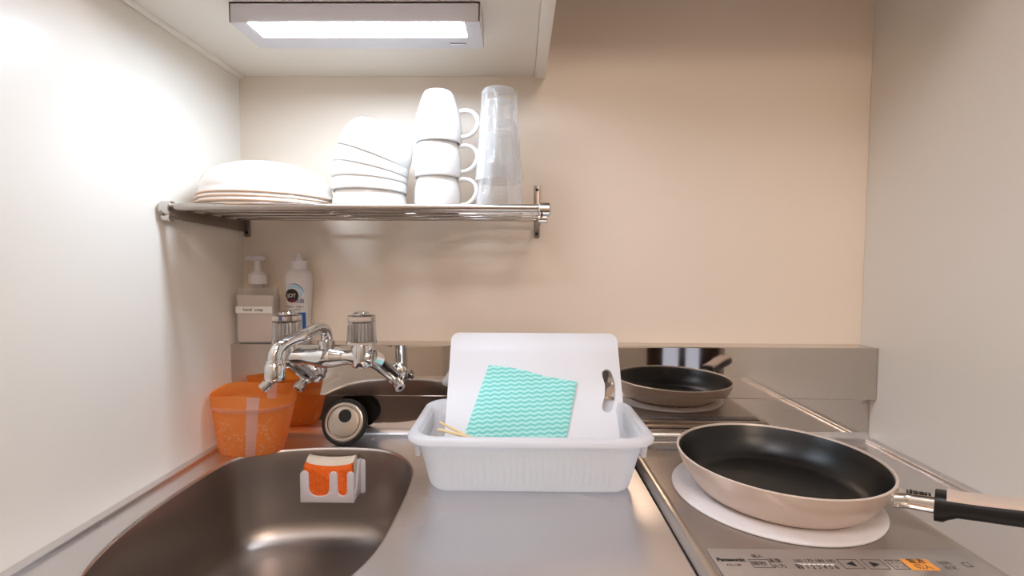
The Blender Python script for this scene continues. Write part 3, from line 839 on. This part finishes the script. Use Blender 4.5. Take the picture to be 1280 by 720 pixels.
# ------------------------------------------------------------------ sponge holder on the sink wall and its sponge
HX0, HX1, HYF, HYB = .1700, .2615, -.1425, -.1115
hd = thing('sponge_holder', 'white plastic W shaped sponge holder stuck to the back wall of the sink', 'holder', (.2157, -.105, -.078))
bm = bmesh.new()
def U(xl, xr, zt, zb, n=8):       # one U notch outline going from left top to right top
    r = (xr-xl)/2; cx = (xl+xr)/2
    return [(xl, zt)]+[(cx-r*math.cos(PI*k/n), zb+r-r*math.sin(PI*k/n)) for k in range(n+1)]+[(xr, zt)]
def capr(xl, xr, zt, n=6):
    r = (xr-xl)/2; cx = (xl+xr)/2
    return [(cx-r*math.cos(PI*k/n), zt-r+r*math.sin(PI*k/n)) for k in range(n+1)]
ZT, ZN, ZB = -.0225, -.0665, -.0770
p1, p2, p3 = (HX0, .1845), (.2195, .2335), (.2495, HX1)
outl = [(HX0, ZB)]+capr(*p1, ZT)
r = (p2[0]-p1[1])/2
outl += [(p1[1]+.012-.012*math.cos(PI/2*k/6), ZN+.012-.012*math.sin(PI/2*k/6)) for k in range(7)]
outl += [(p2[0]-.012+.012*math.sin(PI/2*k/6), ZN+.012-.012*math.cos(PI/2*k/6)) for k in range(7)]
outl += capr(*p2, ZT-.001)
outl += [(p2[1]+.008-.008*math.cos(PI*k/10), ZN+.008-.008*math.sin(PI*k/10)) for k in range(11)]
outl += capr(*p3, ZT-.001)+[(HX1, ZB)]
prism(bm, outl, lambda u, v: (u, HYF, v), lambda u, v: (u, HYF+.0032, v), .0007)
finish('front_prongs', bm, M['white_plastic'], hd, 50)
bm = bmesh.new()
box(bm, HX0, HX1, HYF+.003, -.1060, ZB-.0002, ZB+.003, .0008)                # floor
box(bm, HX0, HX0+.003, HYB-.006, -.1060, ZB, -.020, .0008)
prism(bm, [(HYF+.003, ZB), (HYF+.003, ZB+.012), (-.128, -.060), (-.1200, -.030), (-.1120, -.0155), (-.1040, -.0150), (-.1055, ZB)], lambda u, v: (HX1-.003, u, v), lambda u, v: (HX1, u, v), .0006)
finish('cradle', bm, M['white_plastic'], hd, 50)
bm = bmesh.new(); prism(bm, rrect(HX1-HX0+.008, .060, .004, 4, ((HX0+HX1)/2+.004, -.0465)), lambda u, v: (u, -.1070-.0017*(-(v+.02))/.06, v), lambda u, v: (u, -.1050, v), .0005)
finish('back_plate', bm, M['white_plastic'], hd, 50)
so = thing('sponge', 'orange and white dish sponge standing in the white holder', 'sponge', (.2165, -.125, -.073))
def spl(y, sx, ztop, dip):
    out = []
    n = 14
    x0, x1 = .1755, .2570
    for k in range(n+1):
        t = k/n; x = x0+(x1-x0)*t
        out.append((x+.0035*(1-2*t)*0, y, ztop-dip*math.sin(PI*t)**.55))
    xs = [(x1+.001, y, ztop-.02), (x1, y, -.0728), (x0, y, -.0728), (x0-.001, y, ztop-.02)]
    return out+xs
bm = bmesh.new(); loft(bm, [spl(-.1390, 1, -.0155, .0085), spl(-.1355, 1, -.0130, .008), spl(-.1310, 1, -.0110, .0075)], True, True, True)
finish('scrub_layer', bm, M['spongeo'], so, 50)
bm = bmesh.new(); loft(bm, [spl(-.1309, 1, -.0110, .0075), spl(-.124, 1, -.0060, .006), spl(-.1175, 1, -.0040, .005), spl(-.1120, 1, -.0055, .0045)], True, True, True)
finish('foam', bm, M['spongew'], so, 50)

# ------------------------------------------------------------------ dish rack
dr = thing('dish_rack', 'white translucent plastic dish basin with rolled rim standing on the counter', 'dish basin', (.5530, -.196, 0))
CXR = .5550
def rk(hw, y0, y1, z, r, flute=0.):
    """rounded rectangle loop, dense along the front so that the ribs show"""
    pts = []
    n = 10
    cy = (y0+y1)/2; hh = (y1-y0)/2
    def cornr(cx, cyy, a0): return [(cx+r*math.cos(a0+PI/2*k/n), cyy+r*math.sin(a0+PI/2*k/n)) for k in range(n+1)]
    pts += cornr(CXR-hw+r, y0+r, PI)
    nf = 160
    xa, xb = CXR-hw+r, CXR+hw-r
    fr = []
    for k in range(1, nf):
        x = xa+(xb-xa)*k/nf
        f = 0
        if flute and abs(x-CXR) < .124:
            f = flute*1.5*max(0, math.cos(2*PI*(x-CXR)/.0092))**1.5
        fr.append((x, y0-f))
    pts += fr
    pts += cornr(CXR+hw-r, y0+r, 1.5*PI)
    pts += cornr(CXR+hw-r, y1-r, 0)
    pts += [(CXR+hw-r+(-2*hw+2*r)*k/20, y1) for k in range(1, 20)]
    pts += cornr(CXR-hw+r, y1-r, PI/2)
    return [(x, y, z) for x, y in pts]
bm = bmesh.new()
Zt = .0955
out = [(0.136, -0.252, -0.15, 0.0008, 0.022, 0), (0.1425, -0.259, -0.145, 0.0025, 0.026, 0), (0.147, -0.2625, -0.1415, 0.007, 0.029, 0), (0.1494, -0.2645, -0.139, 0.014, 0.031, 0), (0.1498, -0.2652, -0.1386, 0.0155, 0.032, 0.0011), (0.1542, -0.2735, -0.1335, 0.04, 0.034, 0.0011), (0.158, -0.2815, -0.129, 0.064, 0.034, 0.0011), (0.1583, -0.282, -0.1288, 0.0655, 0.034, 0), (0.1605, -0.288, -0.1235, 0.08, 0.034, 0), (0.1625, -0.2905, -0.12, 0.0815, 0.035, 0), (0.1695, -0.2985, -0.103, 0.0815, 0.037, 0), (0.1723, -0.301, -0.101, 0.0832, 0.038, 0), (0.173, -0.302, -0.1, 0.0868, 0.038, 0), (0.1715, -0.3005, -0.1015, 0.0905, 0.037, 0), (0.168, -0.297, -0.1045, 0.0928, 0.035, 0), (0.1635, -0.292, -0.1095, 0.0936, 0.034, 0), (0.1603, -0.2885, -0.1135, 0.0922, 0.034, 0), (0.1587, -0.286, -0.122, 0.081, 0.034, 0), (0.1472, -0.2625, -0.1405, 0.012, 0.028, 0), (0.1425, -0.2575, -0.1455, 0.006, 0.025, 0), (0.134, -0.25, -0.152, 0.004, 0.021, 0)]
loft(bm, [rk(hw, y0, y1, z, r, f) for hw, y0, y1, z, r, f in out], True, True, True)
finish('basin', bm, M['rackplastic'], dr, 50)
for sx in (-1, 1):
    bm = bmesh.new()
    x0 = CXR+sx*.1622
    prism(bm, [(-.2790, .0840), (-.2740, .0590), (-.150, .0590), (-.145, .0840)], lambda u, v: (x0-sx*.0045-(.087-v)*.10*sx, u, v), lambda u, v: (x0+sx*.0005-(.087-v)*.06*sx, u, v), .001)
    finish('handle_grip', bm, M['rackplastic'], dr)

# ------------------------------------------------------------------ cutting board leaning in the basin
P0 = Vector((0, -.1729, .006)); S = Vector((0, .4894, .872)).normalized(); NB = Vector((1, 0, 0)).cross(S)   # NB faces the viewer
cb = None
bm = bmesh.new()
outl = rrect(.3000, .2140, .0145, 6, (.5660, .2255-.1070))
def BP(u, v, w=0.):
    return P0+Vector((u, 0, 0))+S*v+NB*w
# handle slot: curved stadium near the right edge
cl = catmull([(.6925, .1495, 0), (.6960, .1320, 0), (.6950, .1120, 0), (.6885, .0920, 0)], 6)
slot = []
hw_ = .0088
lft, rgt = [], []
for i, p in enumerate(cl):
    a = cl[max(0, i-1)]; b = cl[min(len(cl)-1, i+1)]
    t = (b-a).normalized(); nrm = Vector((-t.y, t.x, 0))
    lft.append(p+nrm*hw_); rgt.append(p-nrm*hw_)
def capp(c, a, b, n=8):
    va = a-c
    ang = math.atan2(va.y, va.x)
    return [c+Vector((math.cos(ang+PI*k/n), math.sin(ang+PI*k/n), 0))*hw_ for k in range(1, n)]
slot = rgt+capp(cl[-1], rgt[-1], lft[-1])+lft[::-1]+capp(cl[0], lft[0], rgt[0])
slot2 = [(p.x, p.y) for p in slot]
TB = .0085
def ringface(bm, w):
    vo_ = [bm.verts.new(BP(u, v, w)) for u, v in outl]; vi_ = [bm.verts.new(BP(u, v, w)) for u, v in slot2]
    es = [bm.edges.new((vo_[i], vo_[(i+1) % len(vo_)])) for i in range(len(vo_))]+[bm.edges.new((vi_[i], vi_[(i+1) % len(vi_)])) for i in range(len(vi_))]
    bmesh.ops.triangle_fill(bm, edges=es, use_beauty=True)
    return vo_, vi_
fo, fi = ringface(bm, 0); bo, bi = ringface(bm, -TB)
for a, b in ((fo, bo), (fi, bi)):
    for i in range(len(a)):
        j = (i+1) % len(a); bm.faces.new((a[i], a[j], b[j], b[i]))
cbo = finish('cutting_board', bm, M['boardplastic'], smooth=30)
bv = cbo.modifiers.new('round_edges', 'BEVEL'); bv.width = .0014; bv.segments = 2; bv.limit_method = 'ANGLE'; bv.angle_limit = math.radians(50)
recenter(cbo, (.5695, -.173, .006))
tag(cbo, 'white plastic cutting board with a handle slot leaning in the dish basin', 'cutting board')

# ------------------------------------------------------------------ dish cloth draped on the board
bm = bmesh.new()
TLc, TRc, BRc, BLc = (.4858, .1632), (.6392, .1345), (.6118, .0150), (.4405, .0150)
def bil(s, t):
    a = Vector(TLc).lerp(Vector(TRc), s); b = Vector(BLc).lerp(Vector(BRc), s)
    return b.lerp(a, t)
NU, NV = 46, 46
uvl = bm.loops.layers.uv.new('UVMap')
def clothlayer(w0, shrink, flip):
    g = []
    for j in range(NV+1):
        row = []
        for i in range(NU+1):
            s_, t_ = i/NU, j/NV
            p = bil(s_*(1-shrink*.01), t_)
            p.y += .0035*math.sin(PI*min(1, s_*1.6))*(t_**3)         # soft upper edge
            edge = min(1, 6*min(s_, 1-s_, 1-t_)) if flip else 1
            w = w0*(.45+.55*edge**.5) if flip else w0
            w += .0012*math.sin(5*s_+2*t_)*(1 if flip else 0)+(.0022*math.exp(-((s_-.30)/.18)**2)*math.exp(-((t_-.55)/.3)**2) if flip else 0)
            row.append((bm.verts.new(BP(p.x, p.y, max(w, .0004))), p))
        g.append(row)
    for j in range(NV):
        for i in range(NU):
            q = [g[j][i], g[j][i+1], g[j+1][i+1], g[j+1][i]]
            f = bm.faces.new([v for v, _ in q])
            for lp_, (v, p) in zip(f.loops, q):
                # pattern runs along the cloth's own bottom edge
                ca, sa = math.cos(-.07), math.sin(-.07)
                lp_[uvl].uv = (p.x*ca-p.y*sa, p.x*sa+p.y*ca)
    return g
g1 = clothlayer(.0070, 0, True); g0_ = clothlayer(.0005, .0, False)
def rimv(g): return [r_[0] for r_ in g[0]]+[g[j][NU][0] for j in range(1, NV+1)]+[g[NV][i][0] for i in range(NU-1, -1, -1)]+[g[j][0][0] for j in range(NV-1, 0, -1)]
a, b = rimv(g1), rimv(g0_)
for i in range(len(a)):
    j = (i+1) % len(a)
    f = bm.faces.new((a[i], a[j], b[j], b[i]))
    for lp_ in f.loops: lp_[uvl].uv = (lp_.vert.co.x, lp_.vert.co.z)
ct = finish('dish_cloth', bm, M['cloth'], smooth=60)
recenter(ct, (.55, -.16, .02))
tag(ct, 'folded turquoise dish cloth with white wavy stripes lying against the cutting board', 'cloth')

# ------------------------------------------------------------------ chopsticks in the basin
def chop(name, p0, p1, lab, band):
    p0, p1 = Vector(p0), Vector(p1)
    t = thing(name, lab, 'chopstick', tuple(p1), 'pale chopsticks lying in the dish basin')
    bm = bmesh.new(); tube(bm, [p0, p0.lerp(p1, .02), p1.lerp(p0, .02), p1], [.0016, .0021, .0030, .0027], 10); finish('stick', bm, M['wood'], t, 60)
    if band:
        bm = bmesh.new(); tube(bm, [p0.lerp(p1, band[0]), p0.lerp(p1, band[1])], [.00285, .00300], 12, True); finish('green_band', bm, M['green'], t, 60)
chop('chopstick', (.4140, -.1920, .0800), (.5800, -.2200, .0085), 'upper pale wooden chopstick in the basin, its tip nearest the board', None)
chop('chopstick', (.4200, -.2400, .0850), (.5120, -.1795, .0390), 'lower pale wooden chopstick in the basin, with a green band', (.52, .80))

# ------------------------------------------------------------------ induction hob
hb = thing('induction_hob', 'champagne single burner induction hob set in the counter by the right wall', 'hob', (.886, -.28, 0))
HX_0, HX_1, HY_0, HY_1, HZ = .7285, 1.048, -.500, -.0840, .0120
bm = bmesh.new()
loops = []
for z, i_ in ((.0004, 0), (.0035, .0), (.0070, .0015), (.0105, .0050), (.0120, .0080), (.0118, .0125), (.0112, .0150)):
    loops.append([(a, b, z) for a, b in rrect(HX_1-HX_0-2*i_, HY_1-HY_0-2*i_, max(.010-i_*.4, .003), 6, ((HX_0+HX_1)/2, (HY_0+HY_1)/2))])
loft(bm, loops, True, False, False)
finish('frame', bm, M['hobframe'], hb, 50)
bm = bmesh.new()
prism(bm, rrect(HX_1-HX_0-.029, HY_1-HY_0-.029, .004, 4, ((HX_0+HX_1)/2, (HY_0+HY_1)/2)), lambda u, v: (u, v, .0117), lambda u, v: (u, v, .0085))
finish('top_plate', bm, M['hob'], hb)
bm = bmesh.new()
box(bm, .7475, HX_1-.017, -.1235, -.1005, .0117, .0128, .0004)
for k in range(26):
    x = .752+k*.0108
    if x < HX_1-.025: box(bm, x, x+.0075, -.1205, -.1035, .0127, .0136)
finish('vent_grille', bm, M['ventgrey'], hb)
bm = bmesh.new()   # dark seam between worktop and hob frame
loft(bm, [[(a, b, .0006) for a, b in rrect(HX_1-HX_0+.004, HY_1-HY_0+.004, .011, 6, ((HX_0+HX_1)/2, (HY_0+HY_1)/2))], [(a, b, .0006) for a, b in rrect(HX_1-HX_0-.002, HY_1-HY_0-.002, .010, 6, ((HX_0+HX_1)/2, (HY_0+HY_1)/2))]])
finish('gasket', bm, M['dark'], hb)
bm = bmesh.new()
ZP = .0141
prism(bm, [(.7465, -.4115), (1.0340, -.4085), (1.0340, -.4850), (.7465, -.4850)][::-1], lambda u, v: (u, v, .0115), lambda u, v: (u, v, ZP), .0008)
cp = finish('control_panel', bm, M['hobpanel'], hb)
def PT(cx, cy, sx=1., sy=1.): return lambda u, v, w: (cx+u*sx, cy+v*sy, ZP+.0003)
bm = bmesh.new()
text_bm(bm, 'Panasonic', .0082, PT(.7645, -.4322, .92, .95), bold=.00035)
text_bm(bm, 'KZ-11BP', .0052, PT(.7642, -.4412, .82, .9))
text_bm(bm, '強火', .0062, PT(.7955, -.4255))
text_bm(bm, '温度', .0072, PT(.8105, -.4330)); text_bm(bm, '火力', .0072, PT(.8108, -.4425))
text_bm(bm, '揚物', .0080, PT(.7915, -.4385))
for k in range(4): text_bm(bm, ('160', '170', '180', '190')[k], .0070, PT(.8350+k*.0115, -.4325, .95))
text_bm(bm, '弱 1 2 3 4 5 6', .0085, PT(.8495, -.4430, .92))
finish('lettering', bm, M['ink'], cp)
bm = bmesh.new()
for k in range(8): box(bm, .8325+k*.0048, .8360+k*.0048, -.4390, -.4375, ZP, ZP+.0003)
finish('indicator_dots', bm, M['inkwhite'], cp)
bm = bmesh.new()
def frame_(bm, x0, x1, y0, y1, t=.0006):
    box(bm, x0, x1, y0, y0+t, ZP, ZP+.0003); box(bm, x0, x1, y1-t, y1, ZP, ZP+.0003); box(bm, x0, x0+t, y0, y1, ZP, ZP+.0003); box(bm, x1-t, x1, y0, y1, ZP, ZP+.0003)
frame_(bm, .7830, .8040, -.4450, -.4310)
finish('icon_outline', bm, M['inkgrey'], cp)
for x0, x1 in ((.8775, .8985), (.9030, .9240), (.9285, .9445)):
    bm = bmesh.new(); frame_(bm, x0, x1, -.4450, -.4290); finish('button', bm, M['inkgrey'], cp)
for cx, sg in ((.8882, -1), (.9132, 1)):
    bm = bmesh.new()
    vs = [bm.verts.new((cx+sg*.0050, -.4370, ZP+.0004)), bm.verts.new((cx-sg*.0042, -.4325, ZP+.0004)), bm.verts.new((cx-sg*.0042, -.4415, ZP+.0004))]
    bm.faces.new(vs)
    finish('arrow_symbol', bm, M['ink'], cp)
bm = bmesh.new(); box(bm, .9455, .9745, -.4458, -.4276, ZP-.0003, ZP+.0005, .0002)
ob = finish('power_button', bm, M['orangebtn'], cp); ob['label'] = 'orange power button'
bm = bmesh.new(); text_bm(bm, '電源', .0090, lambda u, v, w: (.9600+u, -.4322+v, ZP+.0008)); text_bm(bm, '切入', .0090, lambda u, v, w: (.9600+u, -.4415+v, ZP+.0008))
finish('button_lettering', bm, M['ink'], cp)
for w1, w2, x in (('タイ', 'マー', .9365), ('加熱', '設定', .9885)):
    bm = bmesh.new(); text_bm(bm, w1, .0070, PT(x, -.4335)); text_bm(bm, w2, .0070, PT(x, -.4415)); finish('grey_lettering', bm, M['inkgrey'], cp)
bm = bmesh.new(); text_bm(bm, '□', .0105, PT(1.0105, -.4365)); finish('lamp_symbol', bm, M['inkgrey'], cp)

# round white heat mat and the pan
PCX, PCY = .8900, -.2745
bm = bmesh.new(); lathe(bm, [(0, 0), (.1290, 0), (.1305, .0008), (.1305, .0024), (.1292, .0032), (.122, .0034), (0, .0034)], 96, (PCX-.001, PCY, .0118))
hm = finish('heat_mat', bm, M['mat_white']); recenter(hm, (PCX-.001, PCY, .0118))
tag(hm, 'round white heat mat lying on the hob under the frying pan', 'mat')
fp_ = thing('frying_pan', 'beige frying pan with black non-stick inside and black handle on the hob', 'frying pan', (PCX, PCY, .0153))
PC = (PCX+.0065, PCY, .0153)
op = [(0, 0), (.094, 0), (.0995, .0012), (.1050, .0048), (.1100, .0105), (.1170, .0205), (.1230, .0315), (.1275, .0425), (.1302, .0510)]
op = [(r*1.012, z*1.0) for r, z in op]
bm = bmesh.new()
lathe(bm, op+[(.1290, .0512), (.1270, .0470), (.1220, .0330), (.1150, .0205), (.1070, .0100), (.1, .0050), (0, .0030)], 96, PC)
finish('body', bm, M['panbeige'], fp_, 60)
bm = bmesh.new()
lathe(bm, [(.1292, .0508), (.1272, .0480), (.1228, .0355), (.1165, .0235), (.1090, .0130), (.1020, .0078), (.0940, .0058), (.06, .0052), (0, .0052)], 96, PC)
finish('nonstick_lining', bm, M['coating'], fp_, 60)
bm = bmesh.new(); lathe(bm, [(.1296, .0507), (.1303, .0511), (.1303, .0517), (.1296, .0521), (.1289, .0517), (.1289, .0511), (.1296, .0507)], 96, PC)
finish('rim', bm, M['panrim'], fp_, 60)
# handle, going out toward the viewer's right and slightly up
TH = math.radians(-42); DV = Vector((math.cos(TH), math.sin(TH), 0)); SV = Vector((-DV.y, DV.x, 0)); KZ = .13
H0 = Vector(PC)+DV*.128+Vector((0, 0, .0340))
def HP(s_, a, b): return H0+DV*s_+SV*a+Vector((0, 0, KZ*s_+b))
def hsec(s_, w, h, n=2.6, zc=0., N_=24):
    out = []
    for i in range(N_):
        t = 2*PI*i/N_; c, s__ = math.cos(t), math.sin(t)
        out.append(HP(s_, w*math.copysign(abs(c)**(2/n), c), zc+h*math.copysign(abs(s__)**(2/n), s__)))
    return out
bm = bmesh.new()
loft(bm, [hsec(.0005, .0165, .0105, 3), hsec(.004, .0150, .0105, 3), hsec(.010, .0115, .0098, 3), hsec(.016, .0105, .0098, 3), hsec(.042, .0105, .0105, 3)], True, True, True)
nk = finish('handle_neck', bm, M['chrome'], fp_, 40); nk['label'] = 'polished steel handle neck'
bm = bmesh.new()
text_bm(bm, 'deen', .0125, lambda u, v, w: HP(.0215+u*.92, v*.9-.000, .0108+(.0002)), bold=.0006)
finish('lettering', bm, M['ink'], nk)
for a in (-.011, .011):
    bm = bmesh.new()
    bmesh.ops.create_uvsphere(bm, u_segments=16, v_segments=10, radius=.0042, matrix=Matrix.Translation(HP(.0035, a, -.0035)))
    finish('rivet', bm, M['chrome'], fp_)
bm = bmesh.new()
gs = [(.036, .0150, .0150, .0), (.0365, .0172, .0168, -.001), (.0440, .0172, .0168, -.001), (.0480, .0160, .0148, .000), (.056, .0150, .0122, .0015), (.075, .0150, .0118, .0022), (.105, .0155, .0122, .0038), (.130, .0160, .0125, .0036), (.149, .0150, .0115, .0025), (.156, .0110, .0080, .002)]
loft(bm, [hsec(s_, w, h, 2.8, z) for s_, w, h, z in gs], True, True, True)
gp = finish('handle_grip', bm, M['blackplastic'], fp_, 50); gp['label'] = 'black handle grip'
bm = bmesh.new()      # beige top inlay
rows = []
for s_, w, h, z in gs[3:]:
    s2_ = s_ if s_ > .0481 else .0462
    rows.append([HP(s2_, a*w, z+h*(1.03-.10*abs(a)**3)*1.0+.0012) for a in (-.86, -.6, -.3, 0, .3, .6, .86)])
rows2 = []
for s_, w, h, z in gs[3:]:
    s2_ = s_ if s_ > .0481 else .0462
    rows2.append([HP(s2_, a*w, z+h*.72) for a in (.93, .6, .3, 0, -.3, -.6, -.93)])
loft(bm, [a+b for a, b in zip(rows, rows2)], True, True, True)
finish('grip_inlay', bm, M['panbeige'], fp_, 50)

# ------------------------------------------------------------------ world and colour management
w = bpy.data.worlds.new('world'); scene.world = w; w.use_nodes = True
w.node_tree.nodes['Background'].inputs[0].default_value = (.5, .48, .46, 1)
w.node_tree.nodes['Background'].inputs[1].default_value = .3
scene.view_settings.view_transform = 'Standard'
scene.view_settings.look = 'None'
scene.view_settings.gamma = 1.0
scene.view_settings.use_curve_mapping = False
scene.view_settings.exposure = 0.0
try:
    scene.cycles.use_denoising = True
    scene.cycles.max_bounces = 14; scene.cycles.diffuse_bounces = 6; scene.cycles.glossy_bounces = 6
    scene.cycles.transmission_bounces = 14; scene.cycles.transparent_max_bounces = 12
    scene.cycles.sample_clamp_indirect = 6.0
    scene.cycles.caustics_reflective = True; scene.cycles.blur_glossy = 1.0; scene.cycles.caustics_refractive = True
except Exception: pass
